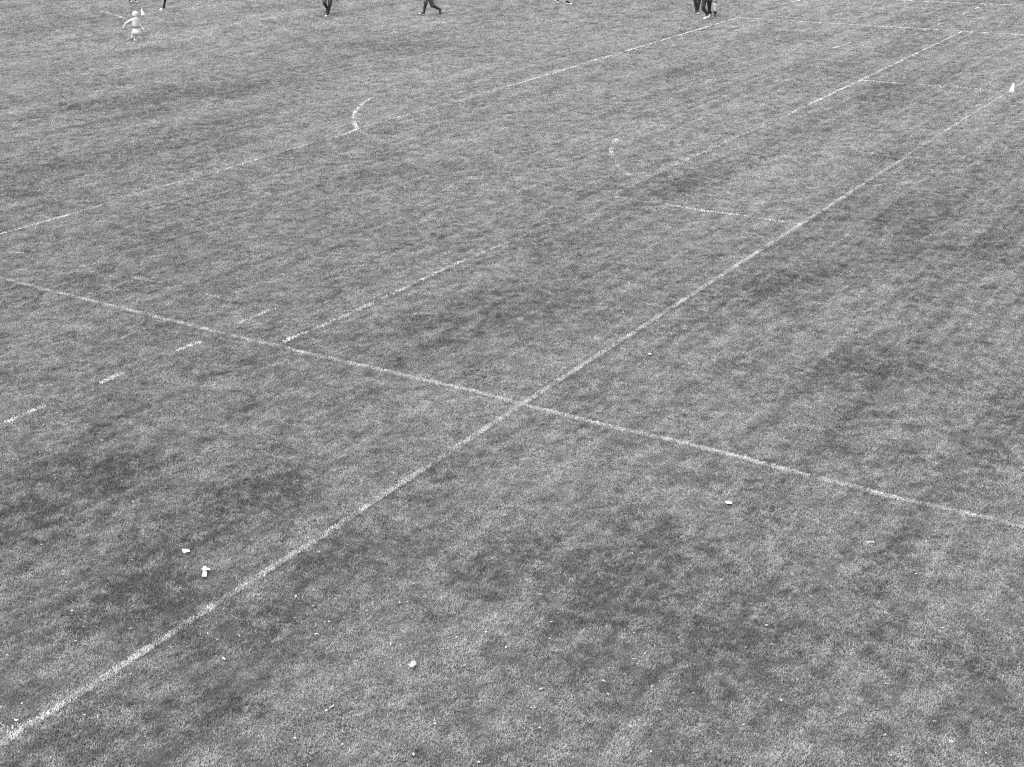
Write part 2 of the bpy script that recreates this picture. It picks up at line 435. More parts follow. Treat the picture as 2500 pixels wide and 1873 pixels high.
# ------------------------------------------------------------------ materials of things
WHITE = mat('white_paper', 0.38, .9, .04, 60)
LEAF = mat('pale_leaf', 0.17, .7, .25, 90)
SPECK = mat('pale_petal', 0.27, .8, .2, 90)
CONE = mat('cone_plastic', 0.32, .45, .05, 8, .5)
SKIN = mat('skin', 0.46, .6, .08, 20)
KNIT = mat('pale_knit', 0.25, .95, .22, 85, .1, .4)
HAT = mat('pale_hat', 0.28, .95, .12, 70, .1, .3)
SKIRT = mat('white_skirt', 0.34, .9, .05, 20)
LEGGING = mat('pale_leggings', 0.24, .9, .15, 40)
BLACK = mat('black_cloth', .007, .85, .3, 15)
CHAR = mat('charcoal_cloth', .02, .9, .3, 15)
GREY = mat('grey_cloth', .05, .9, .3, 14)
LGREY = mat('light_grey_cloth', .12, .9, .2, 14)
HAIRM = mat('dark_hair', .02, .6, .3, 60)
SHOEW = mat('white_shoe', 0.36, .6, .06, 30)
SHOEG = mat('grey_shoe', 0.2, .6, .3, 30)
SHOEB = mat('black_shoe', .01, .5, .2, 30)
SOLE = mat('dark_sole', .018, .8, .2, 30)
EYE = mat('eye', .02, .3, .1, 10)

# ------------------------------------------------------------------ people
def skin_mesh(name, nodes, edges, root, sub=1):
    """nodes: list of (Vector, rx, ry)"""
    me = bpy.data.meshes.new(name)
    me.from_pydata([tuple(p) for p, _, _ in nodes], [tuple(e) for e in edges], [])
    o = bpy.data.objects.new('tmp', me)
    COL.objects.link(o)
    sk = o.modifiers.new('skin', 'SKIN')
    sk.use_smooth_shade = True
    sv = me.skin_vertices[0].data if me.skin_vertices else None
    if sv is None:
        bpy.context.view_layer.objects.active = o
        o.modifiers.remove(sk); sk = o.modifiers.new('skin', 'SKIN'); sv = me.skin_vertices[0].data
    for i, (p, rx, ry) in enumerate(nodes):
        sv[i].radius = (rx, ry); sv[i].use_root = (i == root)
    ss = o.modifiers.new('sub', 'SUBSURF'); ss.levels = sub; ss.render_levels = sub
    dg = bpy.context.evaluated_depsgraph_get()
    dg.update()
    out = bpy.data.meshes.new_from_object(o.evaluated_get(dg))
    bpy.data.objects.remove(o); bpy.data.meshes.remove(me)
    out.name = name
    smooth(out)
    return out

def loft(name, rings, parent, m, cap=True):
    vs, fs = [], []
    k = len(rings[0])
    for r in rings: vs += [tuple(p) for p in r]
    for i in range(len(rings) - 1):
        for j in range(k):
            a, b_ = i * k + j, i * k + (j + 1) % k
            fs.append((a, b_, b_ + k, a + k))
    if cap:
        fs.append(tuple(range(k - 1, -1, -1))); fs.append(tuple((len(rings) - 1) * k + j for j in range(k)))
    me = mesh_from(name, vs, fs); smooth(me)
    return link(name, me, [m], parent)

def tube(name, P, R, parent, m, seg=12, ry=None):
    """tapered tube through points with closed rounded ends"""
    rings = []
    n_ = len(P)
    for i, p in enumerate(P):
        t = (P[min(i + 1, n_ - 1)] - P[max(i - 1, 0)]).normalized()
        a = t.cross(Vector((0, 1, 0.1))).normalized(); c = t.cross(a)
        for_r = R[i]; r2 = (ry[i] if ry else R[i])
        rings.append([p + a * (for_r * math.cos(2 * math.pi * j / seg)) + c * (r2 * math.sin(2 * math.pi * j / seg)) for j in range(seg)])
    return loft(name, rings, parent, m)

def shoe(heel, toe, up, parent, upper, sole_m, size=1.0, w=.095):
    """heel, toe: sole ends (parent space); shoe with a separate sole"""
    d = (toe - heel); L = d.length; d.normalize()
    up = (up - d * up.dot(d)).normalized(); s = d.cross(up)
    prof = [(0, .6, .055), (.06, .85, .085), (.22, .9, .095), (.34, .86, .085), (.5, .9, .062), (.72, 1.0, .048), (.88, .86, .038), (.97, .55, .026), (1.0, .25, .018)]
    rings = []
    for (u, wf, hh) in prof:
        c = heel + d * (u * L); hw = w * .5 * wf; hh *= size
        rings.append([c + s * (hw * math.cos(a)) + up * (.018 * size + hh * max(0, math.sin(a)) + (0 if math.sin(a) >= 0 else .004 * math.sin(a))) for a in [2 * math.pi * j / 14 for j in range(14)]])
    o = loft('shoe', rings, parent, upper)
    srings = []
    for (u, wf, hh) in prof:
        c = heel + d * ((u - .5) * 1.03 + .5) * L if False else heel + d * (L * ((u - .5) * 1.03 + .5)); hw = w * .54 * wf
        z = .0
        srings.append([c + s * (hw * x) + up * (z + zz * size) for (x, zz) in ((-1, .002), (-1, .017), (-.6, .021), (.6, .021), (1, .017), (1, .002))])
    loft('sole', srings, o, sole_m)
    return o

def finger_chain(nodes, edges, wrist, palm, dirv, side, nrm, sc):
    """palm node index -> five fingers"""
    P = nodes[palm][0]
    L = [.070, .080, .074, .058]
    for k in range(4):
        off = side * ((k - 1.5) * .019 * sc)
        i0 = len(nodes)
        b0 = P + dirv * (.045 * sc) + off
        nodes.append((b0, .0085 * sc, .0085 * sc)); edges.append((palm, i0))
        mid = b0 + dirv * (L[k] * .5 * sc) + nrm * (.008 * sc)
        nodes.append((mid, .0078 * sc, .0078 * sc)); edges.append((i0, i0 + 1))
        tip = mid + (dirv * .8 + nrm * .6) * (L[k] * .5 * sc)
        nodes.append((tip, .0065 * sc, .0065 * sc)); edges.append((i0 + 1, i0 + 2))
    i0 = len(nodes)
    b0 = P - side * (.034 * sc) + dirv * (.004 * sc)
    nodes.append((b0, .0105 * sc, .0105 * sc)); edges.append((palm, i0))
    nodes.append((b0 - side * (.018 * sc) + dirv * (.032 * sc) + nrm * .006 * sc, .0085 * sc, .0085 * sc)); edges.append((i0, i0 + 1))

def person(base, spec):
    """spec in world space: hipc, legs [(knee, ankle, heel, toe)], fwd heading, h standing height"""
    root = bpy.data.objects.new('person', None)
    root.location = base; root.empty_display_size = .2
    COL.objects.link(root)
    h = spec['h']; k = h / 1.75
    child = spec.get('child', False)
    L_ = lambda p: Vector(p) - Vector(base)
    f = Vector(spec['fwd']).normalized(); up = Vector((0, 0, 1)); r = f.cross(up).normalized()   # r = person's right
    hip = L_(spec['hipc'])
    torso = spec.get('torso', .50 * k)
    lean = f * spec.get('lean', 0.04)
    chest = hip + up * (torso * .62) + lean * .6
    neckb = hip + up * torso + lean
    head_r = spec.get('head', .092 * k)
    neck = neckb + up * (.07 * k if not child else .03) + f * .01
    headc = neck + up * (head_r * 1.35) + f * .02
    crown = headc + up * head_r * .75
    nodes, edges = [], []
    def N(p, rx, ry=None):
        nodes.append((p, rx, ry if ry else rx)); return len(nodes) - 1
    def E(a, b_): edges.append((a, b_))
    bw = spec.get('bulk', 1.0) * k
    n_p = N(hip, .125 * bw, .105 * bw); n_w = N(hip + up * (torso * .3) + lean * .3, .115 * bw, .09 * bw)
    n_c = N(chest, .14 * bw, .105 * bw); n_nb = N(neckb, .07 * bw, .06 * bw); n_n = N(neck, .05 * bw, .05 * bw)
    n_j = N(headc - up * head_r * .4 + f * head_r * .12, head_r * .72, head_r * .78); n_h = N(headc, head_r * .92, head_r * .98); n_cr = N(crown, head_r * .66, head_r * .72)
    for a, b_ in ((n_p, n_w), (n_w, n_c), (n_c, n_nb), (n_nb, n_n), (n_n, n_j), (n_j, n_h), (n_h, n_cr)): E(a, b_)
    legs = []
    for sgn, (kn, an, heel, toe) in zip((-1, 1), spec['legs']):
        hj = hip + r * (sgn * .095 * bw) - up * (.04 * k)
        kn, an, heel, toe = L_(kn), L_(an), L_(heel), L_(toe)
        a = N(hj, .088 * bw, .09 * bw); E(n_p, a)
        m1 = N(hj.lerp(kn, .55), .072 * bw, .074 * bw); E(a, m1)
        kk = N(kn, .052 * bw); E(m1, kk)
        back = (hj.lerp(an, .5) - kn); back = back.normalized() if back.length > .02 else -f
        cf = N(kn.lerp(an, .3) + back * .012 * k, .053 * bw); E(kk, cf)
        ank = N(an, .033 * bw); E(cf, ank)
        fb = N(heel.lerp(toe, .68) + (an - heel).normalized() * .022, .02 * k, .014 * k); E(ank, fb)
        legs.append((hj, kn, an, heel, toe, back))
    arms = []
    for sgn, arm in zip((-1, 1), spec.get('arms', (None, None))):
        sh = neckb + r * (sgn * spec.get('shoulder', .185 * k)) - up * (.035 * k)
        if arm is None:
            el = sh - up * (.29 * k) + r * (sgn * .06 * k) - f * .03 * k; wr = el - up * (.22 * k) + f * (.10 * k)
        else:
            el, wr = L_(arm[0]), L_(arm[1])
        sc = k if not child else k * 1.1
        a = N(sh, .05 * bw); E(n_c, a) if False else E(n_nb, a)
        e_ = N(el, .038 * bw); E(a, e_)
        fa = N(el.lerp(wr, .35), .037 * bw); E(e_, fa)
        w_ = N(wr, .025 * bw); E(fa, w_)
        d = (wr - el).normalized()
        sd_ = d.cross(r * sgn).normalized() if abs(d.dot(r)) < .9 else f
        pm = N(wr + d * (.05 * sc), .032 * sc, .017 * sc); E(w_, pm)
        nr = d.cross(sd_).normalized()
        finger_chain(nodes, edges, w_, pm, d, sd_, nr, sc)
        arms.append((sh, el, wr))
    body = link('body', skin_mesh('body', nodes, edges, n_p), [SKIN], root)
    # face
    for sgn in (-1, 1):
        ball('eye', headc + f * head_r * .93 + r * (sgn * head_r * .36), head_r * .12, root, EYE)
        ball('ear', headc + r * (sgn * head_r * .98), head_r * .26, root, SKIN, (.5, .8, 1.2), r)
    ball('nose', headc + f * head_r * 1.02 - up * head_r * .28, head_r * .17, root, SKIN)
    ball('mouth', headc + f * head_r * .88 - up * head_r * .62, head_r * .2, root, CHAR, (1.4, .5, .35), r)
    # hair or hat: cap over the back and top of the head
    if spec.get('hat'):
        cap('hat', headc + up * head_r * .08, f, r, head_r * 1.22, root, spec['hat'], -.62, .35)
        t = headc + up * head_r * 1.28
        ball('bobble', t, head_r * .24, root, spec['hat'])
    else:
        cap('hair', headc + up * head_r * .12, f, r, head_r * 1.1, root, HAIRM, -.35, .25)
    # clothing
    low = spec.get('trouser_end', 1.0)
    tm = spec['trousers']
    tn, te = [], []
    def T(p, rx): tn.append((p, rx, rx)); return len(tn) - 1
    p0 = T(hip + up * .03, .138 * bw); 
    p1 = T(hip + up * (.13 * k), .128 * bw); te.append((p0, p1))
    loose = spec.get('loose', 1.0)
    for (hj, kn, an, heel, toe, back) in legs:
        a = T(hj, .104 * bw); te.append((p0, a))
        m1 = T(hj.lerp(kn, .55), .09 * bw * loose); te.append((a, m1))
        if low >= .95:
            kk = T(kn, .07 * bw * loose); te.append((m1, kk))
            cf = T(kn.lerp(an, .35) + back * .012, .066 * bw * loose); te.append((kk, cf))
            e_ = T(kn.lerp(an, .93), .046 * bw * loose); te.append((cf, e_))
        else:
            e_ = T(hj.lerp(kn, low + .68), .08 * bw * loose); te.append((m1, e_))
    link(spec.get('trouser_name', 'trousers'), skin_mesh('trousers', tn, te, 0), [tm], root)
    tn, te = [], []
    cb = bw * spec.get('cloth', 1.0)
    ca = bw * spec.get('cloth_arm', 1.0)
    q = [T(hip - up * spec.get('hem', .02), .14 * cb), T(hip + up * torso * .3 + lean * .3, .128 * cb if not child else .14 * cb), T(chest, .152 * cb if not child else .13 * cb), T(neckb - up * .01, .085 * cb)]
    te += [(q[0], q[1]), (q[1], q[2]), (q[2], q[3])]
    for (sh, el, wr) in arms:
        a = T(sh, .062 * ca); te.append((q[3], a))
        e_ = T(el, .05 * ca); te.append((a, e_))
        w_ = T(el.lerp(wr, .92), .04 * ca); te.append((e_, w_))
    link(spec.get('top_name', 'shirt'), skin_mesh('shirt', tn, te, 2), [spec['shirt']], root)
    if spec.get('coat'):
        cz, m_ = spec['coat']
        rings = []
        for (dz, rx, ry) in ((.20, .15, .12), (0, .165, .14), (-.12, .18, .15), (-cz * .6, .19, .16), (-cz, .2, .165)):
            c = hip + up * dz
            rings.append([c + r * (rx * k * math.cos(a)) + f * (ry * k * math.sin(a)) for a in [2 * math.pi * j / 20 for j in range(20)]])
        loft('coat_skirt', rings, root, m_)
    if spec.get('skirt'):
        m_ = spec['skirt']
        rings = []
        for (dz, rx) in ((.13, .112), (.06, .128), (-.01, .14), (-.07, .15), (-.15, .158), (-.153, .146)):
            c = hip + up * dz
            rings.append([c + r * ((rx + .006 * math.sin(j * 3.9)) * math.cos(2 * math.pi * j / 22)) + f * ((rx * .85 + .006 * math.sin(j * 3.9)) * math.sin(2 * math.pi * j / 22)) for j in range(22)])
        loft('skirt', rings, root, m_)
    for i, (hj, kn, an, heel, toe, back) in enumerate(legs):
        if not child:
            s0 = spec.get('sock', .14)
            m_ = spec.get('sock_mat', BLACK)
            A0 = an.lerp(kn, s0)
            P = [A0, an.lerp(kn, s0 * .98), an.lerp(kn, s0 * .7) + back * .012, an.lerp(kn, s0 * .35), an, heel.lerp(toe, .4) + (an - heel).normalized() * .058, heel.lerp(toe, .66) + (an - heel).normalized() * .035]
            rr_ = [.058 if s0 > .6 else .046, .062 if s0 > .6 else .047, .060 if s0 > .6 else .046, .05, .043, .044, .03]
            tube('sock', P, [x * bw for x in rr_], root, m_, 12)
        uu = (an - heel)
        sm, so = spec['shoes'][i]
        sh_ = shoe(heel, toe, uu, root, sm, so, spec.get('shoe_size', 1.0), spec.get('shoe_w', .1))
        if spec.get('tongue'): ball('white_laces', heel.lerp(toe, .48) + up * .075, .05, sh_, SHOEW, (.8, 1.3, .6), (toe - heel).cross(up))
    return root

def ball(name, c, rad, parent, m, sc=(1, 1, 1), r=None):
    bm = bmesh.new()
    bmesh.ops.create_icosphere(bm, subdivisions=2, radius=rad)
    ang = math.atan2(r.y, r.x) if r is not None else 0
    M = Matrix.Translation(c) @ Matrix.Rotation(ang, 4, 'Z') @ Matrix.Diagonal((sc[0], sc[1], sc[2], 1))
    bmesh.ops.transform(bm, matrix=M, verts=bm.verts)
    me = bpy.data.meshes.new(name); bm.to_mesh(me); bm.free(); smooth(me)
    return link(name, me, [m], parent)
def cap(name, c, f, r, rad, parent, m, back_low, front_low):
    """shell that comes down low at the back and stays above the brow in front"""
    rings = []
    up = Vector((0, 0, 1))
    for i in range(9):
        u = i / 8
        ring = []
        for j in range(20):
            a = 2 * math.pi * j / 20
            fr = (math.sin(a) + 1) / 2
            low = back_low + (front_low - back_low) * fr
            zz = 1 - u * (1 - low)
            rr_ = math.sqrt(max(0.0004, 1 - zz * zz)) if zz > 0 else 1.0 - .1 * zz * zz
            ring.append(c + r * (rad * rr_ * math.cos(a)) + f * (rad * rr_ * math.sin(a)) + up * (rad * zz))
        rings.append(ring)
    return loft(name, rings, parent, m)

def gy(px, py): return G(px, py).y
PEOPLE = 'football players and onlookers at the far side of the field'

# walker in white trainers, front foot flat, heading right
def W(px, py, Y, dy=0.0):
    p = at(px, py, Y); p.y += dy; return p
def up_from(Y, px, z):
    """point above the ground on plane Y at photo x, height z"""
    p = at(px, 0, Y); return Vector((p.x, Y, z))

# --- child
Yc = gy(327, 101)
b0 = G(324, 99)
s = 1 / 68.5
ch = person((b0.x, b0.y, 0), dict(
    h=.98, child=True, fwd=(.18, 1, 0), hipc=up_from(Yc, 324.0, .40), torso=.34, head=.085, lean=.03, bulk=1.25, cloth=1.5, cloth_arm=1.25, shoulder=.10,
    legs=[(W(322, 84, Yc, .05), W(322.5, 94, Yc, -.03), W(322, 97.5, Yc, -.09), W(323, 99, Yc, .05)),
          (W(329.5, 85, Yc, .02), W(328.5, 95.5, Yc, 0), Vector((W(327.8, 98, Yc).x, Yc - .03, .004)), Vector((W(333, 98, Yc).x, Yc + .09, .004)))],
    arms=((W(308.5, 56.5, Yc, -.01), W(304, 62.5, Yc, -.02)), (W(339.5, 59, Yc, -.01), W(347, 67, Yc, -.02))),
    trousers=LEGGING, trouser_name='leggings', shirt=KNIT, top_name='sweater', skirt=SKIRT, hat=HAT, hem=.03,
    shoes=[(SHOEB, SOLE), (SHOEW, SOLE)], shoe_size=.62, shoe_w=.068))
tag(ch, 'small child in pale hat, knitted sweater and white skirt, running with arms out', 'child')

# --- feet only, black and white boots, at the top left edge
Yp = gy(325, 7.5)
b0 = G(326, 5)
def heeltoe(hx, hy, tx, ty):
    return G(hx, hy), G(tx, ty)
h1, t1 = G(317.5, 7.6), G(325.5, 9.0); h2, t2 = G(332, 8.2), G(336, 9.8)
t1 = h1 + (t1 - h1).normalized() * .30; t2 = h2 + (t2 - h2).normalized() * .30
p1 = person((b0.x, b0.y, 0), dict(
    h=1.76, fwd=(.35, -1, 0), hipc=Vector(((h1.x + h2.x) / 2, (h1.y + h2.y) / 2 + .05, .93)),
    legs=[(h2 + Vector((.02, -.03, .5)), h2 + Vector((.02, -.03, .10)), h2, t2), (h1 + Vector((0, -.03, .5)), h1 + Vector((0.02, -.03, .10)), h1, t1)],
    trousers=CHAR, trouser_end=.4, trouser_name='shorts', shirt=LGREY, sock=.85, sock_mat=BLACK, tongue=True, shoes=[(SHOEB, SHOEB), (SHOEB, SHOEB)]))
tag(p1, 'person in dark socks and black-and-white boots beyond the child, only feet in view', 'person', PEOPLE)

# --- single black leg with white shoe
Yp = gy(395, 26); b0 = G(397, 25)
ft_h = G(399, 24.4); ft_t = ft_h + (G(392, 26) - ft_h).normalized() * .28
ft_h = ft_h + Vector((0, 0, .0))
p2 = person((b0.x, b0.y, 0), dict(
    h=1.76, fwd=(-.7, -.5, 0), hipc=up_from(Yp + .1, 408, .92), lean=.15,
    legs=[(up_from(Yp - .12, 405, .52) + Vector((-.0, 0, 0)), Vector((ft_h.x + .03, ft_h.y - .02, .105)), ft_h, ft_t),
          (up_from(Yp + .05, 416, .60), up_from(Yp + .45, 424, .62), up_from(Yp + .52, 425.5, .60), up_from(Yp + .56, 424, .43))],
    trousers=BLACK, shirt=GREY, loose=.8, shoe_size=1.15, shoe_w=.11, shoes=[(SHOEW, SOLE), (SHOEW, SOLE)]))
tag(p2, 'person running on one black-clad leg with a white shoe, right of the far cone', 'person', PEOPLE)

# --- player running towards the camera
Yp = gy(799, 41); b0 = G(800, 40)
hl = Vector((W(801.5, 39, Yp).x, Yp + .05, .01)); tl = G(794, 41.5)
p3 = person((b0.x, b0.y, 0), dict(
    h=1.78, fwd=(-.45, -1, 0), hipc=up_from(Yp + .15, 803, .93), lean=.1,
    legs=[(W(805.5, 10, Yp), W(801, 33, Yp, .03), hl, tl),
          (W(792.5, 6, Yp, -.12), W(799, 25, Yp, .16), W(799.5, 27.5, Yp, .22), W(795.5, 33, Yp, .05))],
    trousers=CHAR, trouser_end=.45, trouser_name='shorts', shirt=GREY, sock=1.0, sock_mat=BLACK, shoes=[(SHOEW, SHOEB), (SHOEB, SHOEB)]))
tag(p3, 'player in dark shorts and socks running towards the camera on one white and black boot', 'person', PEOPLE)

# --- striding player, heading left
Yp = gy(1034, 39); b0 = G(1040, 38)
p4 = person((b0.x, b0.y, 0), dict(
    h=1.8, fwd=(-1, -.15, 0), hipc=up_from(Yp, 1050, .93), lean=.12,
    legs=[(W(1039, 5, Yp, -.1), W(1035, 31, Yp, -.1), W(1035.5, 38, Yp, -.1), W(1021.5, 33, Yp, -.12)),
          (W(1054.5, 15, Yp, .1), W(1075, 24, Yp, .1), W(1077.5, 22.5, Yp, .1), W(1075.5, 35.5, Yp, .08))],
    trousers=GREY, trouser_end=.47, trouser_name='shorts', loose=1.15, shirt=LGREY, sock=1.0, sock_mat=BLACK, shoes=[(SHOEG, SHOEB), (SHOEB, SHOEB)]))
tag(p4, 'player in grey shorts and long black socks striding left, trailing leg bent', 'person', PEOPLE)

# --- white trainers, walking right
Yp = gy(1391, 12); b0 = G(1375, 10)
fh = Vector((W(1384, 10, Yp).x, Yp, .012)); ft_ = Vector((W(1397, 10, Yp).x, Yp - .05, .012))
p5 = person((b0.x, b0.y, 0), dict(
    h=1.77, fwd=(1, -.1, 0), hipc=up_from(Yp, 1373, .93), lean=.05,
    legs=[(W(1362, -22, Yp, .12), W(1357.5, -1, Yp, .12), W(1354, 3, Yp, .12), W(1363.5, 11, Yp, .1)),
          (W(1380, -20, Yp, -.1), W(1384.5, 4.5, Yp, 0), fh, ft_)],
    trousers=CHAR, loose=.72, shirt=GREY, shoes=[(SHOEW, SOLE), (SHOEW, SOLE)]))
tag(p5, 'person walking right in white trainers under narrow dark trousers, top centre edge', 'person', PEOPLE)

# --- black trousers, feet together
Yp = gy(1700, 34.5); b0 = G(1700, 34)
a1 = Vector((W(1699, 33, Yp).x, Yp + .08, .005)); a1t = Vector((W(1695, 33, Yp).x, Yp - .12, .005))
a2 = Vector((W(1702.5, 33, Yp).x, Yp + .12, .005)); a2t = Vector((W(1704.5, 33, Yp).x, Yp - .12, .005))
p6 = person((b0.x, b0.y, 0), dict(
    h=1.76, fwd=(-.2, -1, 0), hipc=up_from(Yp + .05, 1702, .93),
    legs=[(W(1706.5, 6, Yp), W(1703, 28, Yp), a2, a2t), (W(1697.5, 6, Yp), W(1700.5, 29, Yp), a1, a1t)],
    trousers=BLACK, loose=.95, shirt=CHAR, shoes=[(SHOEG, SOLE), (SHOEB, SOLE)]))
tag(p6, 'person standing with feet together in black trousers, left of the group by the corner', 'person', PEOPLE)

# --- black trousers, pale coat, white trainers
Yp = gy(1726, 48); b0 = G(1727, 47)
p7 = person((b0.x, b0.y, 0), dict(
    h=1.74, fwd=(-.9, -.6, 0), hipc=up_from(Yp + .05, 1727, .92),
    legs=[(W(1733, 18, Yp, .1), W(1732.5, 34, Yp, .12), W(1735, 37, Yp, .1), W(1729.5, 47, Yp, 0)),
          (W(1715.5, 19.5, Yp, -.05), W(1727.5, 36, Yp, -.02), W(1729.5, 42.5, Yp, -.02), W(1717, 46.2, Yp, -.1))],
    trousers=BLACK, loose=1.05, shirt=LGREY, coat=(.25, GREY), shoes=[(SHOEW, SHOEW), (SHOEW, SHOEW)], shoe_w=.11))
tag(p7, 'person in grey coat, black trousers and white trainers walking beside the corner line', 'person', PEOPLE)

# --- bare leg with black sock boot
Yp = gy(1746, 41.5); b0 = G(1744, 40)
hh = Vector((W(1746.5, 40, Yp).x, Yp + .1, .01)); th = Vector((W(1745.5, 40, Yp).x, Yp - .16, .01))
hk = Vector((W(1737.5, 38, Yp).x, Yp + .35, .01)); tk = Vector((W(1737, 38, Yp).x, Yp + .1, .01))
p8 = person((b0.x, b0.y, 0), dict(
    h=1.76, fwd=(-.05, -1, 0), hipc=up_from(Yp + .1, 1742, .92),
    legs=[(W(1743.5, 8, Yp, -.05), W(1746.7, 33, Yp, .05), hh, th), (Vector((hk.x, Yp + .2, .50)), Vector((hk.x, Yp + .3, .1)), hk, tk)],
    trousers=LGREY, trouser_end=.33, trouser_name='shorts', shirt=GREY, sock=.24, sock_mat=BLACK, shoes=[(SHOEB, SOLE), (SHOEB, SOLE)]))
tag(p8, 'bare-legged person in pale shorts and short black socks, partly behind the coat wearer', 'person', PEOPLE)

# ------------------------------------------------------------------ cones
def cone(px, py, hgt, lean_x, label):
    vs, fs = [], []
    prof = [(.078, 0), (.080, .006), (.072, .012), (.060, .014), (.056, .03), (.0415, .36 * .26 + .02), (.03, .175), (.022, .225), (.016, .245), (.008, .252), (.001, .253)]
    k = hgt / .253
    rings = []
    for r_, z in prof:
        rings.append([Vector((r_ * k * 1.28 * math.cos(2 * math.pi * j / 28) + lean_x * z, r_ * k * 1.28 * math.sin(2 * math.pi * j / 28), z * k)) for j in range(28)])
    root = bpy.data.objects.new('training_cone', None)
    root.location = G(px, py); COL.objects.link(root)
    loft('cone_body', rings[3:], root, CONE)
    loft('base_flange', rings[:3] + [[Vector((v.x * .99, v.y * .99, v.z - .002)) for v in rings[3]]], root, CONE)
    tag(root, label, 'cone', 'training cones marking the play area')
cone(2469.3, 226.5, .235, .10, 'pale training cone standing on the long touchline at the right edge')
cone(349.8, 37.8, .255, -.15, 'pale training cone on the faint corner mark beyond the running child')

# ------------------------------------------------------------------ litter with shapes of their own
def sheet(name, outline, zs, m, thick=.0015, loc=None, parent=None):
    """outline: list of photo pixels; zs: heights; a thin curled sheet, subdivided towards its middle"""
    zs = [z + .018 for z in zs]
    P = [G(x, y, z) for (x, y), z in zip(outline, zs)]
    c = sum(P, Vector()) / len(P)
    c.z = 0
    n_ = len(P)
    zc = sum(zs) / n_
    rings = [[Vector(((p.x - c.x) * f_, (p.y - c.y) * f_, zc + (z - zc) * f_ * f_ + .006 * (1 - f_))) for p, z in zip(P, zs)] for f_ in (.35, .7, 1.0)]
    zc += .008
    vs = [Vector((0, 0, zc))] + rings[0] + rings[1] + rings[2]
    fs = [(0, 1 + j, 1 + (j + 1) % n_) for j in range(n_)]
    for q in range(2):
        for j in range(n_):
            a = 1 + q * n_ + j; b_ = 1 + q * n_ + (j + 1) % n_
            fs.append((a, a + n_, b_ + n_, b_))
    nv = len(vs)
    vs2 = vs + [v - Vector((0, 0, thick)) for v in vs]
    fs2 = fs + [tuple(nv + i for i in reversed(f_)) for f_ in fs]
    for j in range(n_):
        a = 1 + 2 * n_ + j; b_ = 1 + 2 * n_ + (j + 1) % n_
        fs2.append((a, a + nv, b_ + nv, b_))
    me = mesh_from(name, vs2, fs2)
    bm = bmesh.new(); bm.from_mesh(me); bmesh.ops.recalc_face_normals(bm, faces=bm.faces); bm.to_mesh(me); bm.free()
    return link(name, me, [m], parent, c if loc is None else c - loc)
def crop(x0, y0, w, ox, oy, pts):   # zoomed crop -> photo pixels
    return [(ox + x / w, oy + y / w) for x, y in pts]
o = sheet('paper_scrap', [(444, 1340), (458, 1340.5), (463.5, 1344), (463.5, 1347), (456, 1347.5), (450, 1350), (446, 1349), (445, 1345)], [.01, .012, .03, .028, .025, .012, .006, .008], WHITE)
tag(o, 'torn white paper scrap lying above the cross-shaped tissue, left foreground', 'paper')
root = bpy.data.objects.new('crumpled_tissue', None); root.location = G(499, 1400); COL.objects.link(root)
sheet('tissue_strip', [(495.5, 1392), (504, 1392), (505, 1400), (504.5, 1407.5), (493, 1407), (495, 1400)], [.02, .02, .012, .008, .006, .012], WHITE, parent=root, loc=root.location)
sheet('tissue_fold', [(497, 1382), (502, 1382), (504, 1386), (512, 1388.5), (512.5, 1391), (504, 1391), (499, 1392.5), (491.5, 1389), (496, 1386)], [.05, .05, .045, .05, .048, .04, .035, .045, .045], WHITE, parent=root, loc=root.location)
tag(root, 'crumpled white tissue shaped like a cross on the grass in the left foreground', 'tissue')
o = sheet('torn_leaf', [(1006.5, 1611.5), (1009, 1613.5), (1012, 1613.5), (1012.7, 1612), (1016, 1618), (1017, 1621.5), (1012, 1624.5), (1008, 1628), (1002, 1629), (997, 1623.5), (998, 1622), (1001, 1621), (1004, 1619.5), (1003.5, 1616)],
          [.035, .03, .03, .035, .03, .034, .04, .04, .035, .03, .028, .022, .02, .025], LEAF)
tag(o, 'large torn pale leaf with jagged edge lying alone at bottom centre', 'leaf')
o = sheet('paper_scrap', [(1771, 1224), (1777, 1223), (1784, 1224), (1788, 1228), (1785, 1230), (1779, 1229), (1775, 1229.5), (1771.5, 1227)], [.014] * 8, WHITE)
tag(o, 'oval white paper scrap lying below the halfway line at right', 'paper')
o = sheet('paper_scrap', [(1582, 862), (1588, 861.5), (1591, 864), (1586, 865.5), (1582, 864)], [.014] * 5, WHITE)
tag(o, 'small bright scrap just right of the touchline above the line crossing', 'paper')
o = sheet('leaf_scrap', [(2109, 1323), (2119, 1322), (2133, 1320), (2135, 1325), (2120, 1324.5)], [.012, .016, .02, .018, .012], LEAF)
tag(o, 'long pale grass clump lying flat on the turf below the halfway line, far right', 'leaf')
o = sheet('leaf_scrap', [(34.5, 1755), (46, 1755.5), (44, 1758), (40, 1760.5), (36, 1760)], [.02, .03, .02, .015, .012], SPECK)
tag(o, 'pale triangular leaf next to the touchline at the bottom left', 'leaf')
o = sheet('leaf_scrap', [(542, 1604), (547, 1604), (550.5, 1608), (549.5, 1611), (545, 1608.5)], [.02, .015, .02, .02, .012], SPECK)
tag(o, 'bright folded leaf below the touchline in the left foreground', 'leaf')

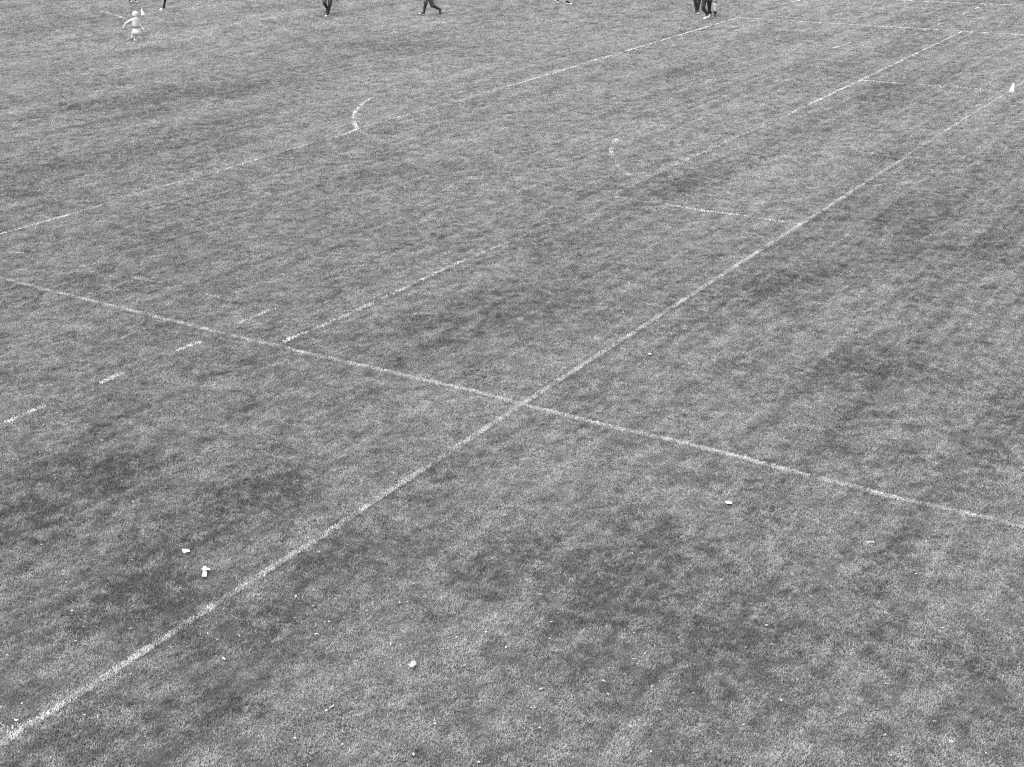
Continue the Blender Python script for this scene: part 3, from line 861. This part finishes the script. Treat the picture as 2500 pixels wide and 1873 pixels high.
# ------------------------------------------------------------------ small debris, one object each
D = []
def add(ox, oy, txt):
    for w in txt.split():
        a = w.split(',')
        D.append((ox + float(a[0]) / 3.4516, oy + float(a[1]) / 3.4516, a[2] if len(a) > 2 else 's'))
add(0, 1393, '905,125,t 560,105 1517,153 1548,243 560,403,l 388,445,c 1106,503,c 637,600,l 725,632,f 62,720,l 250,740 480,893 1685,485,c 1780,495 1750,543,c 1833,593,l 2015,560,c 2150,700,t 1105,880,c 8,1160,l 715,1225 430,1583 185,1128 1943,300 610,345 258,272 707,478 817,485 825,1237,t 1283,808')
add(640, 1393, '285,225,l 283,408,c 530,443 565,438 460,548,c 545,668 1225,272,l 1160,277 1535,125,t 1085,627,c 2150,353,t 883,343 1640,570 2055,655 1710,805,l 353,1175,l 597,1160,c 768,1125 283,1387,t 277,1418 680,1372,f 675,1472 408,1548 365,1567,t 383,1650,t 1455,1270,f 1405,1328 1457,1298 1355,1450,l 1278,1558,l 1735,1560,t 1825,1622,l 2058,1410,t 430,305,l 690,405,t 1887,525 1077,77 1277,115 543,1185 935,1508 790,1085')
add(1280, 1393, '138,210,l 1665,97,c 2000,403,t 2040,468 925,533,l 1303,568,l 1866,655,l 925,757,c 712,828,l 1017,708 215,582 345,52 303,22 275,968,t 140,1008,l 1080,987,c 668,937,l 58,1162,l 90,1165 130,1332 893,1318,l 835,1345 1575,1358,t 1630,1380,f 1845,1307,l 1940,1385,l 2163,1103,c 1143,1180 1250,1545,t 880,478 1138,935 445,420 227,440 600,1108,t 1425,1045,t 708,1048 1065,1533')
add(1860, 1393, '1397,120,l 1900,423 1520,490 1048,968,c 650,1165,l 972,1175 1040,1397,c 1450,1277,l 1597,1450,l 1908,1383,l 1888,1547 1090,1563 1155,1580,t 38,468 160,1102,t 380,1530 1300,35')
add(0, 930, '52,298,l 18,425 328,425 475,277,l 1255,163,c 12,767,t 458,800 473,825 1028,845 1435,882 1400,905,l 1270,945,t 988,643,l 265,1018,t 1123,1025,l 350,1387 1060,1470,t 1110,1518,t 860,507,l 2175,968 515,1262 1235,467')
add(640, 930, '1415,1157 1085,1555 1512,1565,t 870,1200,t 720,1388 480,1450 1790,1160 300,845')
add(1280, 930, '1043,57,l 857,470 910,1465,c 1293,1572,t 985,1220 1505,1362 550,520')
add(1860, 930, '1302,38 1083,253 1408,742 1383,1358')
add(0, 460, '883,905 113,977,l 735,920 335,948 565,1000 463,1098,t 1775,1027 375,995 1057,840 1000,862 1172,1455 1825,130 1700,60,l 763,383 540,10 1285,988 1268,1478')
add(640, 460, '565,567,l 697,805 852,1070 1625,495 563,975,l 1430,1415,l 60,135')
add(1280, 460, '692,8,l 920,30 1203,55,l 1470,60 1575,95,l 1898,57,l 1075,98 1160,203 1717,268,l 213,965 835,1050 1315,68 795,57 1113,1120 210,290 1172,1115 600,100')
add(1860, 460, '1862,268,l 1360,618 1112,1528,l 1805,1430 553,1470')
add(0, 0, '1318,605,l 975,942,l 540,1595 2167,1205 230,110 1647,718 1707,772 1610,1352')
add(640, 0, '380,262 177,262 1543,863,l 900,575 1360,803 132,667 1727,243,t 1690,322 1013,1275')
add(1280, 0, '270,190,t 433,260 1692,218 1820,730,l 1150,1060 468,1062 913,1033 850,97')
add(1860, 0, '843,572 590,650,l 803,317,l 2010,312 440,8')

def scrap_mesh(kind, r):
    vs, fs = [], []
    if kind == 's':      # tiny folded petal
        rad = r.uniform(.008, .013); n_ = 7
        out = [(rad * r.uniform(.7, 1.2) * math.cos(6.283 * j / n_), rad * .75 * r.uniform(.7, 1.2) * math.sin(6.283 * j / n_)) for j in range(n_)]
    elif kind == 'l':    # small leaf
        a, w = r.uniform(.018, .026), r.uniform(.009, .014); n_ = 10
        out = [(a * math.cos(6.283 * j / n_) * r.uniform(.85, 1.1), w * math.sin(6.283 * j / n_) * r.uniform(.75, 1.2)) for j in range(n_)]
    else: out = None
    if out:
        k = r.uniform(.3, .8)
        top = [(x, y, .006 + k * (y * y + .6 * x * x) / .02 * .35) for x, y in out]
        n_ = len(top)
        mid = [(x * .5, y * .5, .006 + k * (y * y + .6 * x * x) * .25 / .02 * .35 + .002) for x, y in out]
        vs = [(0, 0, .007)] + mid + top
        fs = [(0, 1 + j, 1 + (j + 1) % n_) for j in range(n_)] + [(1 + j, 1 + n_ + j, 1 + n_ + (j + 1) % n_, 1 + (j + 1) % n_) for j in range(n_)]
        nv = len(vs)
        vs = vs + [(x, y, z - .0012) for x, y, z in vs]
        fs = fs + [tuple(nv + i for i in reversed(f_)) for f_ in fs] + [(1 + n_ + j, 1 + n_ + j + nv, 1 + n_ + (j + 1) % n_ + nv, 1 + n_ + (j + 1) % n_) for j in range(n_)]
    else:
        paths = []
        if kind == 'c':
            R_ = r.uniform(.022, .03); a0 = r.uniform(.8, 1.3)
            paths.append([(R_ * math.sin(t), R_ * (math.cos(t) - 1), .008 + .010 * (1 - (t / a0) ** 2)) for t in np.linspace(-a0, a0, 7)])
        elif kind == 't':
            L = r.uniform(.022, .036)
            paths.append([(t * L, .003 * math.sin(3 * t), .008 + .006 * (1 - t * t)) for t in np.linspace(-1, 1, 5)])
        else:
            L = r.uniform(.025, .034)
            for ang in (0.2, 2.4, 4.2):
                paths.append([(t * L * math.cos(ang), t * L * math.sin(ang), .01 + .008 * t) for t in np.linspace(0, 1, 4)])
        wd_ = {'c': .0055, 't': .0038, 'f': .0045}[kind]
        for P in paths:
            P = [Vector(p) for p in P]
            i0 = len(vs); m_ = 6
            for i, p in enumerate(P):
                t = (P[min(i + 1, len(P) - 1)] - P[max(i - 1, 0)]).normalized(); s_ = t.cross(Vector((0, 0, 1))).normalized()
                e_ = math.sin(math.pi * (i + .6) / (len(P) + .2)) ** .6
                for j in range(m_):
                    a = 6.283 * j / m_
                    vs.append(tuple(p + s_ * (wd_ * e_ * math.cos(a)) + Vector((0, 0, wd_ * .5 * e_ * math.sin(a)))))
            for i in range(len(P) - 1):
                for j in range(m_):
                    a, b_ = i0 + i * m_ + j, i0 + i * m_ + (j + 1) % m_
                    fs.append((a, b_, b_ + m_, a + m_))
            fs.append(tuple(i0 + j for j in range(m_ - 1, -1, -1))); fs.append(tuple(i0 + (len(P) - 1) * m_ + j for j in range(m_)))
    return mesh_from('scrap', vs, fs)
LAND = [('the cross-shaped tissue', 500, 1395), ('the torn leaf', 1006, 1621), ('the oval paper scrap', 1779, 1227), ('the line crossing', 1275, 990),
        ('the touchline cone', 2469, 226), ('the running child', 326, 100), ('the clear white arc', 866, 290), ('the far line corner', 1801, 45), ('the halfway line start', 22, 686),
        ('the faint line junction', 1956, 549), ('the long pale grass clump', 2122, 1322), ('the triangular leaf', 40, 1757), ('the faded arc', 1493, 375), ('the halfway line end', 2495, 1290)]
NAMES = {'s': ('petal_speck', 'speck', ['tiny white speck', 'tiny pale petal', 'small bright speck', 'tiny round petal'], 'tiny white specks scattered over the turf'),
         'l': ('fallen_leaf', 'leaf', ['small pale leaf', 'small white leaf', 'little bleached leaf'], 'small pale leaves scattered over the turf'),
         'c': ('curled_leaf', 'leaf', ['thin curled leaf', 'pale curved leaf sliver'], 'curled leaves scattered over the turf'),
         't': ('dry_stalk', 'stalk', ['thin pale stalk', 'short straw-coloured stalk'], 'dry stalks scattered over the turf'),
         'f': ('forked_twig', 'twig', ['forked pale twig', 'three-pronged pale twig'], 'forked twigs scattered over the turf')}
rd = random.Random(77)
VAR = {}
for kind in 'slctf':
    VAR[kind] = []
    for q in range(4):
        me_ = scrap_mesh(kind, rd)
        me_.materials.append(SPECK if kind in 'sc' else LEAF)
        VAR[kind].append(me_)
seen = set()
def place_words(x, y):
    best = sorted(LAND, key=lambda L_: (G(L_[1], L_[2]) - G(x, y)).length)
    for nm, lx, ly in best[:4]:
        dx, dy = x - lx, (ly - y)
        ang = math.degrees(math.atan2(dy, dx)) % 360
        dirs = ['right of', 'above right of', 'above', 'above left of', 'left of', 'below left of', 'below', 'below right of'][int((ang + 22.5) // 45) % 8]
        yield '%.1f metres %s %s' % ((G(lx, ly) - G(x, y)).length, dirs, nm)
for i, (x, y, kind) in enumerate(D):
    nm, cat, words, grp = NAMES[kind]
    me_ = VAR[kind][rd.randrange(4)]
    o = link(nm, me_)
    p = G(x, y, .014)
    far = (p - CAMP).length
    o.location = (p.x, p.y, .020)
    o.rotation_euler = (rd.gauss(0, .12), rd.gauss(0, .12), rd.uniform(0, 6.283))
    sc_ = rd.uniform(.55, .9) * max(1.0, min(2.4, far / 15.0))
    o.scale = (sc_, sc_, sc_)
    lab = None
    for pw in place_words(x, y):
        for w in words:
            l_ = '%s %s' % (w, pw)
            if l_ not in seen and len(l_.split()) <= 16: lab = l_; break
        if lab: break
    seen.add(lab)
    tag(o, lab, cat, grp)
